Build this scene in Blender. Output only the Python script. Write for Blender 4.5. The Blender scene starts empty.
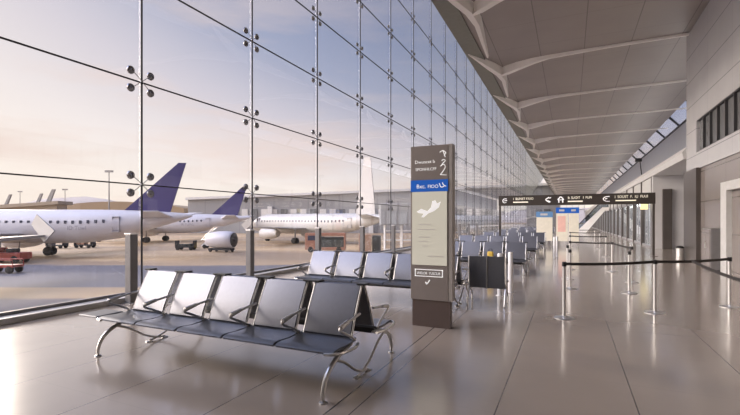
import bpy, bmesh, math, random
from mathutils import Vector, Matrix
random.seed(4)
C = bpy.context.scene.collection
PI = math.pi
R = math.radians
TH = math.atan2(200, 430)            # the camera is turned this far to the left of the hall's axis
EYE = 1.7
APRON = -2.9                         # level of the apron below the hall floor
def at(px, py, t):                   # a place in the world at distance t on a sight line
    u, v = (px-370)/430, (220-py)/430
    return Vector(((-math.sin(TH)+u*math.cos(TH))*t, (math.cos(TH)+u*math.sin(TH))*t, EYE+v*t))

# ------------------------------------------------------------------ materials
def nt(name):
    m = bpy.data.materials.new(name); m.use_nodes = True
    n = m.node_tree
    return m, n, n.nodes['Principled BSDF']
def mat(name, col, rough=.5, metal=0, spec=.5, var=.06, scale=6, bump=0, emit=None, estr=0, coat=0):
    m, n, b = nt(name)
    tc = n.nodes.new('ShaderNodeTexCoord'); no = n.nodes.new('ShaderNodeTexNoise')
    no.inputs['Scale'].default_value = scale; no.inputs['Detail'].default_value = 4
    n.links.new(tc.outputs['Object'], no.inputs['Vector'])
    r = n.nodes.new('ShaderNodeValToRGB')
    lo = [max(0, c*(1-var)) for c in col]; hi = [min(1, c*(1+var)) for c in col]
    r.color_ramp.elements[0].position = .3; r.color_ramp.elements[1].position = .7
    r.color_ramp.elements[0].color = (*lo, 1); r.color_ramp.elements[1].color = (*hi, 1)
    n.links.new(no.outputs['Fac'], r.inputs['Fac']); n.links.new(r.outputs['Color'], b.inputs['Base Color'])
    b.inputs['Roughness'].default_value = rough; b.inputs['Metallic'].default_value = metal
    b.inputs['Specular IOR Level'].default_value = spec
    b.inputs['Coat Weight'].default_value = coat; b.inputs['Coat Roughness'].default_value = .12
    if bump:
        bp = n.nodes.new('ShaderNodeBump'); bp.inputs['Strength'].default_value = bump; bp.inputs['Distance'].default_value = .01
        n.links.new(no.outputs['Fac'], bp.inputs['Height']); n.links.new(bp.outputs['Normal'], b.inputs['Normal'])
    if emit:
        b.inputs['Emission Color'].default_value = (*emit, 1); b.inputs['Emission Strength'].default_value = estr
    return m
def math_n(n, op, a, b=None, clamp=False):
    q = n.nodes.new('ShaderNodeMath'); q.operation = op; q.use_clamp = clamp
    for i, s in enumerate((a, b)):
        if s is None: continue
        if isinstance(s, (int, float)): q.inputs[i].default_value = s
        else: n.links.new(s, q.inputs[i])
    return q.outputs[0]
def line_mask(n, coord, origin, pitch, width):       # 1 on a joint line, 0 off it
    a = math_n(n, 'SUBTRACT', coord, origin); a = math_n(n, 'DIVIDE', a, pitch)
    f = math_n(n, 'FRACT', math_n(n, 'ADD', a, 1000.5))
    d = math_n(n, 'ABSOLUTE', math_n(n, 'SUBTRACT', f, .5))
    return math_n(n, 'LESS_THAN', d, width/pitch/2)
def joint_mat(name, col, jcol, lines, rough=.3, spec=.5, metal=0, var=.05, scale=1.2, rough_noise=0, coat=0):
    # lines: (axis 'X'/'Y'/'Z', origin, pitch, width, strength)
    m, n, b = nt(name)
    tc = n.nodes.new('ShaderNodeTexCoord'); sp = n.nodes.new('ShaderNodeSeparateXYZ')
    n.links.new(tc.outputs['Object'], sp.inputs[0])
    no = n.nodes.new('ShaderNodeTexNoise'); no.inputs['Scale'].default_value = scale; no.inputs['Detail'].default_value = 6
    n.links.new(tc.outputs['Object'], no.inputs['Vector'])
    r = n.nodes.new('ShaderNodeValToRGB'); r.color_ramp.elements[0].position = .3; r.color_ramp.elements[1].position = .7
    r.color_ramp.elements[0].color = (*[c*(1-var) for c in col], 1); r.color_ramp.elements[1].color = (*[c*(1+var) for c in col], 1)
    n.links.new(no.outputs['Fac'], r.inputs['Fac'])
    tot = None
    for ax, o, p, w, s in lines:
        k = math_n(n, 'MULTIPLY', line_mask(n, sp.outputs[ax], o, p, w), s)
        tot = k if tot is None else math_n(n, 'MAXIMUM', tot, k)
    mx = n.nodes.new('ShaderNodeMixRGB'); n.links.new(tot, mx.inputs['Fac']); n.links.new(r.outputs['Color'], mx.inputs['Color1'])
    mx.inputs['Color2'].default_value = (*jcol, 1)
    n.links.new(mx.outputs[0], b.inputs['Base Color'])
    b.inputs['Roughness'].default_value = rough; b.inputs['Metallic'].default_value = metal; b.inputs['Specular IOR Level'].default_value = spec
    b.inputs['Coat Weight'].default_value = coat; b.inputs['Coat Roughness'].default_value = .14
    if rough_noise:
        q = math_n(n, 'MULTIPLY', no.outputs['Fac'], rough_noise); q = math_n(n, 'ADD', q, rough)
        n.links.new(q, b.inputs['Roughness'])
    return m
def glass_mat(name, tint, refl=.9):
    m, n, b = nt(name); n.nodes.remove(b); out = n.nodes['Material Output']
    t = n.nodes.new('ShaderNodeBsdfTransparent'); t.inputs['Color'].default_value = (*tint, 1)
    g = n.nodes.new('ShaderNodeBsdfGlossy'); g.inputs['Roughness'].default_value = .02; g.inputs['Color'].default_value = (.95, .97, 1, 1)
    fr = n.nodes.new('ShaderNodeFresnel'); 
    ge = n.nodes.new('ShaderNodeNewGeometry')      # a thin pane: both faces reflect alike
    n.links.new(math_n(n, 'SUBTRACT', 1.45, math_n(n, 'MULTIPLY', ge.outputs['Backfacing'], 1.45-1/1.45)), fr.inputs['IOR'])
    mx = n.nodes.new('ShaderNodeMixShader')
    n.links.new(math_n(n, 'MULTIPLY', fr.outputs[0], refl), mx.inputs[0])
    n.links.new(t.outputs[0], mx.inputs[1]); n.links.new(g.outputs[0], mx.inputs[2]); n.links.new(mx.outputs[0], out.inputs[0])
    return m
M = {}
M['floor'] = joint_mat('polished_stone_tile', (.385, .325, .27), (.07, .06, .06),
    [('X', -.60, 1.15, .012, .8), ('Y', 5.15, 1.25, .006, .12), ('X', -1.95, 300, .014, .9)], rough=.15, spec=.75, var=.04, scale=1.1, rough_noise=.10, coat=.75)
M['ceiling'] = joint_mat('brushed_ceiling_panel', (.315, .28, .262), (.15, .135, .13),
    [('X', -1.25, 1.84, .035, .9), ('Y', 1.2, 2.413, .03, .35)], rough=.38, spec=.5, metal=.25, var=.05, scale=.6)
M['soffit'] = mat('olive_grey_soffit', (.20, .20, .17), .5)
M['rib'] = mat('white_rib_enamel', (.86, .83, .79), .35, var=.02)
M['wall'] = joint_mat('pale_wall_panel', (.46, .46, .475), (.22, .22, .23), [('Z', .05, 1.05, .03, .8), ('Y', 1, 2.6, .014, .5)], rough=.25, var=.03)
M['wall_plain'] = mat('pale_plaster', (.55, .545, .55), .5, var=.03, scale=2)
M['wall_skytint'] = mat('skylight_tinted_plaster', (.43, .45, .50), .5, var=.03, scale=2)  # blue cast of the skylight put into the plaster colour
M['clad'] = joint_mat('taupe_glossy_cladding', (.275, .245, .23), (.13, .11, .105), [('Z', .1, 1.15, .03, .8), ('Y', .6, 2.4, .02, .7)], rough=.2, spec=.7, metal=.3, var=.06, scale=.5)
M['dark_clad'] = mat('dark_bronze_cladding', (.105, .092, .085), .3, .4, var=.1, scale=1)
M['glass'] = glass_mat('clear_pane', (.95, .965, .985), .9)
M['shop_glass'] = glass_mat('shop_pane', (.80, .83, .86), 1.0)
M['dark_glass'] = mat('smoked_window_glass', (.19, .195, .205), .2, .2, .6, var=.1)
M['joint'] = mat('black_silicone', (.012, .012, .014), .5)
M['rod'] = mat('steel_mast_grey', (.055, .055, .06), .6, 0, .2)
M['steel'] = mat('brushed_steel', (.74, .73, .72), .30, .75, var=.03)
M['chrome'] = mat('satin_aluminium', (.60, .59, .58), .33, .95, var=.03)
M['fit'] = mat('fitting_steel', (.27, .27, .29), .3, .9)
M['seat'] = mat('charcoal_seat_shell', (.115, .12, .135), .36, .55, .6, var=.04, scale=30, bump=.05, coat=.25)
M['back'] = mat('slate_backrest_shell', (.175, .18, .205), .35, .72, .6, var=.03, scale=20, coat=.25)
M['black'] = mat('black_plastic', (.022, .022, .024), .4)
M['bollard'] = mat('grey_post_coat', (.21, .205, .21), .45, .3)
M['white'] = mat('white_paint', (.80, .79, .78), .4, var=.03)
M['kerb'] = mat('pale_kerb_stone', (.60, .575, .55), .45)
M['totem'] = mat('brown_grey_totem_panel', (.30, .262, .24), .33, .3, var=.03)
M['totem_dark'] = mat('dark_brown_plinth', (.115, .085, .076), .35, .1, var=.03)
M['totem_side'] = mat('totem_edge_strip', (.36, .33, .305), .45, .1)
M['screen'] = mat('lit_screen_beige', (.45, .43, .36), .25, emit=(.62, .59, .49), estr=.30, var=.03, scale=2)
M['blue'] = mat('blue_sign_strip', (.012, .075, .32), .3, emit=(.012, .075, .32), estr=.5)
M['blue_pale'] = mat('pale_blue_strip', (.10, .20, .36), .35, emit=(.10, .20, .36), estr=.3)
M['letter'] = mat('white_letter', (.85, .84, .82), .4, emit=(1, 1, 1), estr=.25)
M['letter_dim'] = mat('dim_letter', (.60, .57, .52), .5)
M['letter_warm'] = mat('warm_lit_letter', (.95, .90, .74), .4, emit=(1, .93, .76), estr=.3)
M['sign'] = mat('dark_sign_box', (.048, .040, .036), .35, var=.05)
M['cream'] = mat('cream_board', (.66, .61, .50), .4, emit=(.66, .61, .50), estr=.2)
M['pink'] = mat('pink_poster', (.74, .45, .38), .4, emit=(.74, .45, .38), estr=.15)
M['belt'] = mat('black_webbing', (.026, .022, .021), .6)
M['yellow'] = mat('yellow_fabric', (.70, .48, .08), .6)
M['ywsign'] = mat('lit_yellow_sign', (.85, .75, .35), .5, emit=(.9, .78, .4), estr=.6)
M['plane'] = mat('aircraft_white', (.62, .61, .66), .35, var=.02, scale=.5)
M['plane_warm'] = mat('aircraft_warm_white', (.56, .54, .52), .35, var=.02, scale=.5)
M['plane_grey'] = mat('aircraft_wing_grey', (.34, .325, .315), .4, var=.04, scale=.5)
M['purple'] = mat('purple_tail_paint', (.042, .032, .145), .4, var=.05, scale=.5)
M['navy'] = mat('navy_tip_paint', (.02, .018, .045), .4)
M['win'] = mat('cabin_window_dark', (.075, .08, .12), .2)
M['linegrey'] = mat('door_outline_grey', (.42, .41, .44), .5)
M['text_grey'] = mat('grey_fuselage_letter', (.30, .30, .36), .5)
M['tyre'] = mat('tyre_rubber', (.02, .02, .02), .7)
M['red'] = mat('red_vehicle_paint', (.40, .065, .045), .45)
M['orange'] = mat('orange_loader_paint', (.42, .21, .14), .5)
M['tan'] = mat('tan_container', (.42, .26, .18), .5)
M['darkbox'] = mat('dark_container', (.05, .055, .05), .6)
M['bldg'] = joint_mat('grey_terminal_cladding', (.36, .36, .37), (.26, .26, .27), [('X', 0, 6, .3, .6)], rough=.5, scale=.05)
M['bldg_roof'] = mat('tan_roof', (.40, .335, .26), .6, scale=.1)
M['hangar'] = mat('brown_hangar_roof', (.36, .265, .165), .6, scale=.1)
M['shop_light'] = mat('shop_ceiling_light', (.9, .88, .84), .5, emit=(1, .95, .88), estr=9)
M['shop_frame'] = mat('grey_shop_frame', (.30, .30, .31), .4, .4)
M['bldg_lit'] = mat('pale_window_bay', (.75, .74, .72), .4)
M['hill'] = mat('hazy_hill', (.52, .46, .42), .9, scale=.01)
M['olive'] = mat('pale_mezzanine', (.50, .50, .49), .5)

def apron_mat():
    m, n, b = nt('banded_concrete_apron')
    tc = n.nodes.new('ShaderNodeTexCoord'); mp = n.nodes.new('ShaderNodeMapping')
    n.links.new(tc.outputs['Object'], mp.inputs[0]); mp.inputs['Rotation'].default_value = (0, 0, -TH)
    sp = n.nodes.new('ShaderNodeSeparateXYZ'); n.links.new(mp.outputs[0], sp.inputs[0])
    mp2 = n.nodes.new('ShaderNodeMapping'); n.links.new(mp.outputs[0], mp2.inputs[0]); mp2.inputs['Scale'].default_value = (.035, .10, .1)
    no = n.nodes.new('ShaderNodeTexNoise'); no.inputs['Scale'].default_value = 1; no.inputs['Detail'].default_value = 3
    n.links.new(mp2.outputs[0], no.inputs['Vector'])
    r = n.nodes.new('ShaderNodeValToRGB'); e = r.color_ramp.elements
    e[0].position = .36; e[0].color = (.31, .225, .15, 1); e[1].position = .64; e[1].color = (.54, .385, .225, 1)
    n.links.new(no.outputs['Fac'], r.inputs['Fac'])
    # grey bands across the concrete, with wavering edges
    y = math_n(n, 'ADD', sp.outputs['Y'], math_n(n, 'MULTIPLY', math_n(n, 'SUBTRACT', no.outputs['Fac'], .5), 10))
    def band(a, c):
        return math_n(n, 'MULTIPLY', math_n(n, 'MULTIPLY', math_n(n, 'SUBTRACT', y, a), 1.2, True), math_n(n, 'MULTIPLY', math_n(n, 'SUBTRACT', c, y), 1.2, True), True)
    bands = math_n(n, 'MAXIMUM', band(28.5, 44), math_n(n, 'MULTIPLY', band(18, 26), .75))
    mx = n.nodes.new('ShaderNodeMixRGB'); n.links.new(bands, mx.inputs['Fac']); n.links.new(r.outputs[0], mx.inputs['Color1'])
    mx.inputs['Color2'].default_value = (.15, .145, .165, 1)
    n.links.new(mx.outputs[0], b.inputs['Base Color']); b.inputs['Roughness'].default_value = .75
    return m
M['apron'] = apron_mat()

# ------------------------------------------------------------------ mesh helpers
def BM(): return bmesh.new()
def box(bm, x0, x1, y0, y1, z0, z1, bevel=0, rot=None, piv=None, seg=2):
    vs = [bm.verts.new((x, y, z)) for x in (x0, x1) for y in (y0, y1) for z in (z0, z1)]
    fs = [(0, 1, 3, 2), (4, 6, 7, 5), (0, 4, 5, 1), (2, 3, 7, 6), (0, 2, 6, 4), (1, 5, 7, 3)]
    f = [bm.faces.new([vs[i] for i in q]) for q in fs]
    g = list(vs)
    if bevel:
        es = list({e for q in f for e in q.edges})
        r = bmesh.ops.bevel(bm, geom=es, offset=bevel, segments=seg, profile=.5, affect='EDGES')
        g = list({v for q in r['faces'] for v in q.verts} | {v for v in vs if v.is_valid})
    if rot is not None:
        bmesh.ops.rotate(bm, verts=g, cent=piv or ((x0+x1)/2, (y0+y1)/2, (z0+z1)/2), matrix=rot)
    return g
def smooth_path(pts, k=6):
    p = [Vector(q) for q in pts]
    if len(p) < 3: return p
    out = []
    for i in range(len(p)-1):
        a = p[i-1] if i else p[0]*2-p[1]; b = p[i]; c = p[i+1]; d = p[i+2] if i+2 < len(p) else p[-1]*2-p[-2]
        for j in range(k):
            t = j/k
            out.append(.5*((2*b)+(c-a)*t+(2*a-5*b+4*c-d)*t*t+(3*b-a-3*c+d)*t**3))
    return out+[p[-1]]
def tube(bm, pts, r, n=10, smooth=True, k=6, flat=1.0):
    p = smooth_path(pts, k) if smooth else [Vector(q) for q in pts]
    rad = r if callable(r) else (lambda t: r)
    ref = None; rings = []
    for i, q in enumerate(p):
        d = (p[min(i+1, len(p)-1)]-p[max(i-1, 0)]).normalized()
        if ref is None: ref = d.orthogonal().normalized() if abs(d.x) > .9 else (Vector((1, 0, 0))-d*d.x).normalized()
        ref = (ref-d*ref.dot(d)).normalized(); s = d.cross(ref)
        rr = rad(i/(len(p)-1))
        rings.append([bm.verts.new(q+ref*math.cos(a)*rr+s*math.sin(a)*rr*flat) for a in (2*PI*j/n for j in range(n))])
    for a, b in zip(rings, rings[1:]):
        for j in range(n): bm.faces.new((a[j], a[(j+1) % n], b[(j+1) % n], b[j]))
    bm.faces.new(rings[0][::-1]); bm.faces.new(rings[-1])
def lathe(bm, prof, c=(0, 0, 0), n=24, axis='Z'):
    c = Vector(c); rings = []
    for r, h in prof:
        ring = []
        for j in range(n):
            a = 2*PI*j/n
            v = Vector((r*math.cos(a), r*math.sin(a), h))
            if axis == 'X': v = Vector((v.z, v.x, v.y))
            if axis == 'Y': v = Vector((v.y, v.z, v.x))
            ring.append(bm.verts.new(c+v))
        rings.append(ring)
    for a, b in zip(rings, rings[1:]):
        for j in range(n): bm.faces.new((a[j], a[(j+1) % n], b[(j+1) % n], b[j]))
    bm.faces.new(rings[0][::-1]); bm.faces.new(rings[-1])
def strip(bm, prof, x0, x1, th, sign=1):      # a sheet of thickness th that follows a (y,z) profile, from x0 to x1
    p = [Vector((0, y*sign, z)) for y, z in prof]
    up, dn = [], []
    for i, q in enumerate(p):
        d = (p[min(i+1, len(p)-1)]-p[max(i-1, 0)]).normalized(); nrm = Vector((0, -d.z, d.y))
        up.append(q+nrm*th/2); dn.append(q-nrm*th/2)
    loop = up+dn[::-1]
    A = [bm.verts.new((x0, v.y, v.z)) for v in loop]; B = [bm.verts.new((x1, v.y, v.z)) for v in loop]
    m = len(loop); k = len(p)
    for i in range(m): bm.faces.new((A[i], A[(i+1) % m], B[(i+1) % m], B[i]))
    for S in (A, B):
        for i in range(k-1): bm.faces.new((S[i], S[i+1], S[m-2-i], S[m-1-i]))
def prism(bm, poly, axis, a0, a1):            # polygon extruded along one axis
    def mk(u, v, w): return {'X': (w, u, v), 'Y': (u, w, v), 'Z': (u, v, w)}[axis]
    A = [bm.verts.new(mk(u, v, a0)) for u, v in poly]; B = [bm.verts.new(mk(u, v, a1)) for u, v in poly]
    n = len(poly)
    for i in range(n): bm.faces.new((A[i], A[(i+1) % n], B[(i+1) % n], B[i]))
    bm.faces.new(A[::-1]); bm.faces.new(B)
def hexa(bm, a, b):                           # two quads joined into a solid
    A = [bm.verts.new(v) for v in a]; B = [bm.verts.new(v) for v in b]
    for i in range(4): bm.faces.new((A[i], A[(i+1) % 4], B[(i+1) % 4], B[i]))
    bm.faces.new(A[::-1]); bm.faces.new(B)
def obj(name, bm, m, parent=None, smooth=False, label=None, angle=35):
    bmesh.ops.recalc_face_normals(bm, faces=bm.faces)
    me = bpy.data.meshes.new(name); bm.to_mesh(me); bm.free()
    me.materials.append(M[m] if isinstance(m, str) else m)
    if smooth:
        for p in me.polygons: p.use_smooth = True
        try: me.set_sharp_from_angle(angle=R(angle))
        except Exception: pass
    o = bpy.data.objects.new(name, me); C.objects.link(o)
    if parent: o.parent = parent
    if label: o['label'] = label
    return o
def tag(o, label, cat, group=None, kind=None):
    o['label'] = label; o['category'] = cat
    if group: o['group'] = group
    if kind: o['kind'] = kind
    return o
def struct(name, bm, m, label, cat, parent=None, smooth=False):
    o = obj(name, bm, m, parent, smooth)
    if parent is None: tag(o, label, cat, kind='structure')
    return o
def thing(name, label, cat, loc=(0, 0, 0), rz=0, group=None):
    o = bpy.data.objects.new(name, None); C.objects.link(o)
    o.location = loc; o.rotation_euler = (0, 0, rz); o.empty_display_size = .2
    return tag(o, label, cat, group)
def dup(root, loc=None, rz=None, label=None, group=None):
    r = root.copy(); C.objects.link(r)
    if loc is not None: r.location = loc
    if rz is not None: r.rotation_euler = (0, 0, rz)
    if label: r['label'] = label
    if group: r['group'] = group
    for ch in list(root.children):
        c = ch.copy(); C.objects.link(c); c.parent = r
        for g in list(ch.children):
            d = g.copy(); C.objects.link(d); d.parent = c
    return r
def text(name, s, size, loc, m, parent, rot=(PI/2, 0, 0), ext=.002, align='LEFT', xs=1.0):
    cu = bpy.data.curves.new(name, 'FONT'); cu.body = s; cu.size = size; cu.extrude = ext; cu.align_x = align
    cu.resolution_u = 3
    tmp = bpy.data.objects.new(name, cu); C.objects.link(tmp)
    me = bpy.data.meshes.new_from_object(tmp.evaluated_get(bpy.context.evaluated_depsgraph_get()))
    bpy.data.objects.remove(tmp); me.name = name; me.materials.clear(); me.materials.append(M[m])
    o = bpy.data.objects.new(name, me); C.objects.link(o); o.location = loc; o.rotation_euler = rot; o.scale = (xs, 1, 1)
    if parent: o.parent = parent
    return o
def ordinal(i): return ['first', 'second', 'third', 'fourth', 'fifth', 'sixth', 'seventh', 'eighth', 'ninth', 'tenth', 'eleventh', 'twelfth',
    'thirteenth', 'fourteenth', 'fifteenth', 'sixteenth', 'seventeenth', 'eighteenth', 'nineteenth', 'twentieth', 'twenty-first', 'twenty-second', 'twenty-third',
    'twenty-fourth', 'twenty-fifth', 'twenty-sixth', 'twenty-seventh', 'twenty-eighth', 'twenty-ninth', 'thirtieth'][i]

# ------------------------------------------------------------------ the setting
GX, SP, G0 = -8.6, 3.62, 2.83           # glass wall plane, mast pitch, first mast
ZL = [.16, 2.48, 4.74, 7.03, 9.30, 11.58, 13.86, 16.9]
YB, YE = -8.0, 165.0                    # back and far end of the hall
CE = -4.4; CZ = 9.5                     # ceiling edge and height
b = BM(); box(b, GX-.25, 7.9, YB, YE, APRON, 0)
struct('floor', b, 'floor', 'polished beige stone tile floor with dark joints', 'floor')
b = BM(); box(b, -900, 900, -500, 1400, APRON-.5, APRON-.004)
struct('ground', b, 'apron', 'tan concrete airport apron with grey bands outside glass wall', 'ground')
b = BM(); box(b, CE, 7.9, YB, 22.3, CZ, CZ+.3); box(b, CE, 6.85, 22.3, YE, CZ, CZ+.3)
struct('ceiling', b, 'ceiling', 'brown-grey metal panel ceiling over the hall', 'ceiling')
b = BM(); hexa(b, [(CE, YB, CZ), (CE, YE, CZ), (GX-.1, YE, 16.9), (GX-.1, YB, 16.9)], [(CE+.3, YB, CZ+.3), (CE+.3, YE, CZ+.3), (GX+.1, YE, 17.4), (GX+.1, YB, 17.4)])
struct('trim_1', b, 'soffit', 'sloping grey soffit between ceiling edge and top of glass wall', 'soffit')
b = BM(); box(b, CE-.03, -3.72, YB, YE, CZ-.07, CZ-.001)
struct('trim_2', b, 'soffit', 'olive grey band along the ceiling edge beside the glass', 'ceiling trim')
b = BM(); box(b, GX-.1, GX+.30, YB, YE, 0, .10, .01); 
struct('baseboard_left', b, 'kerb', 'low pale kerb at the foot of the glass wall', 'kerb')
b = BM(); box(b, GX-.03, GX+.03, YB, YE, .10, .155)
struct('trim_3', b, 'bollard', 'dark channel holding the lowest glass panes', 'channel')
# unseen solid left wall, added to darken bench-back reflections; back wall
b = BM(); box(b, GX-.15, GX+.15, YB, G0-SP-.05, .10, 16.9)
struct('wall_left_added', b, 'wall_plain', 'added unseen pale wall before the glass wall starts', 'wall')
b = BM(); box(b, GX, 7.9, YB-.3, YB, 0, 17)
struct('wall_back', b, 'wall_plain', 'plain pale back wall of the hall', 'wall')

# glass panes with black silicone joints: one window per pane, masts and spider fittings
ncol = 27
n = 0
for c in range(-1, ncol):
    y0, y1 = G0+SP*c, G0+SP*(c+1)
    if c == ncol-1: y1 = YE
    for r in range(len(ZL)-1):
        b = BM(); box(b, GX-.008, GX+.008, y0+.012, y1-.012, ZL[r]+.012, ZL[r+1]-.012); n += 1
        o = obj('window_%d' % n, b, 'glass')
        tag(o, 'clear glass pane, row %s up and column %s along the glass wall' % (ordinal(r), ordinal(c+1)), 'glass pane', 'panes of the glass wall', 'structure')
for r in range(1, len(ZL)-1):
    b = BM(); box(b, GX-.02, GX+.02, G0-SP, YE, ZL[r]-.012, ZL[r]+.012)
    struct('trim_%d' % (3+r), b, 'joint', 'black horizontal joint line %s up on the glass wall' % ordinal(r-1), 'joint')
masts = [G0+SP*c for c in range(0, ncol)]
for i, y in enumerate(masts):
    b = BM(); tube(b, [(GX+.07, y, .10), (GX+.07, y, 16.9)], .021, 10, False)
    o = obj('mast_rod', b, 'rod', smooth=True)
    tag(o, 'thin grey vertical steel rod on the glass wall, %s from the near end' % ordinal(i), 'rod', 'vertical rods of the glass wall', 'structure')
def fitting_parts(root, detail):
    hub = BM(); lathe(hub, [(.022, 0), (.022, .08), (.012, .09)], (0, 0, 0), 12, 'X')
    for sy in (-1, 1):
        for sz in (-1, 1): tube(hub, [(.07, 0, 0), (.07, sy*.12, sz*.10), (.05, sy*.22, sz*.18)], .008, 6, True, 3)
    if detail:
        obj('spider_arms', hub, 'fit', root, True)
        for sy in (-1, 1):
            for sz in (-1, 1):
                d = BM(); lathe(d, [(.08, 0), (.09, .015), (.082, .045), (.035, .052), (.02, .08)], (.008, sy*.24, sz*.19), 16, 'X')
                obj('clamp_disc', d, 'fit', root, True)
    else:
        for sy in (-1, 1):
            for sz in (-1, 1): lathe(hub, [(.085, 0), (.085, .04), (.03, .055)], (.008, sy*.24, sz*.19), 10, 'X')
        return hub
proto_s = None; me_far = None
for i, y in enumerate(masts[:22]):
    for r in range(1, len(ZL)-1):
        lab = 'steel four-point glass clamp on the %s vertical rod, %s joint up' % (ordinal(i), ordinal(r-1))
        if i < 7 and r < 6:
            if proto_s is None:
                proto_s = thing('spider_fitting', lab, 'glass clamp', (GX+.008, y, ZL[r]), 0, 'spider fittings on the glass wall'); fitting_parts(proto_s, True)
            else: dup(proto_s, (GX+.008, y, ZL[r]), 0, lab)
        else:
            if me_far is None:
                o = obj('spider_fitting', fitting_parts(None, False), 'fit', None, True); me_far = o
            else:
                o = me_far.copy(); C.objects.link(o)
            o.location = (GX+.008, y, ZL[r]); tag(o, lab, 'glass clamp', 'spider fittings on the glass wall')
# grey posts at the glass
post0 = None
for i, y in enumerate(masts[1:12]):
    lab = 'waist-high square grey post at the glass, %s from the near end' % ordinal(i)
    if post0 is None:
        post0 = thing('guard_post', lab, 'post', (GX+.42, y-.5, 0), 0, 'grey guard posts along the glass')
        b = BM(); box(b, -.085, .085, -.085, .085, .012, 1.40, .012); obj('post_body', b, 'bollard', post0)
        b = BM(); box(b, -.092, .092, -.092, .092, 1.40, 1.43, .006); obj('post_cap', b, 'steel', post0)
        b = BM(); box(b, -.13, .13, -.13, .13, 0, .012); obj('base_plate', b, 'steel', post0)
    else: dup(post0, (GX+.42, y-.5, 0), 0, lab)

# ceiling ribs: white, forked at the glass side
def bar(bm, pts):        # pts: (x, y, halfwidth, depth below the ceiling); a tapered keel under the ceiling
    P = [Vector((p[0], p[1], 0)) for p in pts]; rows = []
    for i, q in enumerate(P):
        d = (P[min(i+1, len(P)-1)]-P[max(i-1, 0)]).normalized(); s = Vector((-d.y, d.x, 0)); w, h = pts[i][2], pts[i][3]
        rows.append([bm.verts.new((q+s*w).to_tuple()[:2]+(CZ-.002,)), bm.verts.new((q-s*w).to_tuple()[:2]+(CZ-.002,)),
                     bm.verts.new((q-s*w*.55).to_tuple()[:2]+(CZ-h,)), bm.verts.new((q+s*w*.55).to_tuple()[:2]+(CZ-h,))])
    for a, c in zip(rows, rows[1:]):
        for j in range(4): bm.faces.new((a[j], a[(j+1) % 4], c[(j+1) % 4], c[j]))
    bm.faces.new(rows[0][::-1]); bm.faces.new(rows[-1])
nr = 0
for k in range(20):
    y = 15.6+7.24*k-7.24
    if y > YE-3: break
    xr = 4.45 if y < 22.0 else 7.5
    b = BM()
    bar(b, [(-3.30, y+.25, .05, .34), (-2.9, y-.02, .24, .36), (-2.3, y-.35, .24, .30), (-1.6, y-.62, .19, .22), (-.9, y-.78, .11, .15), (1.5, y-.9, .08, .10), (xr, y-1.0, .07, .08)])
    bar(b, [(-4.30, y-2.75, .03, .10), (-3.95, y-1.9, .12, .22), (-3.6, y-.9, .20, .32), (-3.32, y, .22, .36), (-3.25, y+1.2, .17, .32), (-3.4, y+3.2, .12, .22), (-3.55, y+5.3, .06, .10)])
    nr += 1
    o = obj('ceiling_rib', b, 'rib')
    tag(o, 'white forked rib under the ceiling edge, %s from the near end' % ordinal(k), 'ceiling rib', 'white ceiling ribs')

# right side: tall near wall with cladding below and a window strip; then a recess, shop fronts and a clerestory
WX, WE = 4.5, 22.3
b = BM()
box(b, WX, WX+.4, YB, WE, 3.7, 4.35); box(b, WX, WX+.4, YB, WE, 5.6, CZ)
box(b, WX, WX+.4, 20.72, WE, 4.35, 5.6); box(b, WX, WX+.4, YB, 4.0, 4.35, 5.6)
box(b, WX+.4, 7.9, WE-.3, WE, 0, CZ)
struct('wall_right', b, 'wall', 'tall pale panelled wall on the right', 'wall')
b = BM(); box(b, WX+.05, WX+.4, YB, WE-2.0, 0, 3.7)
struct('trim_20', b, 'clad', 'taupe glossy cladding along the foot of the right wall', 'wall cladding')
b = BM(); box(b, WX-.10, WX+.4, WE-2.0, WE, 0, 3.72)
struct('column_right', b, 'dark_clad', 'dark bronze clad pier at the end of the right wall', 'pier')
b = BM(); box(b, WX-.10, WX+.2, 16.8, 17.35, 0, 2.9, .01); box(b, WX-.10, WX+.2, 13.0, 16.8, 2.62, 2.9, .01); box(b, WX-.10, WX+.2, 12.45, 13.0, 0, 2.9, .01)
tag(obj('column_portal', b, 'olive'), 'pale portal frame standing against the taupe cladding', 'portal', kind='structure')
cab = thing('utility_cabinet', 'low grey metal cabinet against the taupe wall left of the pale portal', 'cabinet', (WX-.12, 18.3, 0))
b = BM(); box(b, -.12, .15, -.5, .5, .03, 1.42, .01); obj('body', b, 'bollard', cab)
b = BM(); box(b, -.145, -.12, -.46, -.01, .08, 1.37, .006); d1 = obj('cabinet_door', b, 'clad', cab)
b = BM(); box(b, -.145, -.12, .01, .46, .08, 1.37, .006); d2 = obj('cabinet_door', b, 'clad', cab)
for d, y in ((d1, -.06), (d2, .06)):
    b = BM(); box(b, -.165, -.145, y-.012, y+.012, .75, .95, .004); obj('handle', b, 'steel', d)
b = BM(); box(b, -.10, .13, -.48, .48, 0, .03); obj('plinth', b, 'black', cab)
wy = [4.0+.836*i for i in range(21)]
for i in range(20):
    w = thing('window_%d' % (300+i), 'dark upper pane in the strip of the right wall, %s from its far end' % ordinal(19-i), 'window', (WX, wy[i], 4.35), 0, 'upper windows in the right wall')
    w['kind'] = 'structure'
    b = BM(); box(b, .10, .12, .03, .806, .04, 1.21); obj('window_pane', b, 'dark_glass', w)
    b = BM(); box(b, .02, .16, -.03, .03, 0, 1.25); box(b, .02, .16, .03, .806, 0, .04); box(b, .02, .16, .03, .806, 1.21, 1.25); obj('window_frame', b, 'rod', w)
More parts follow.
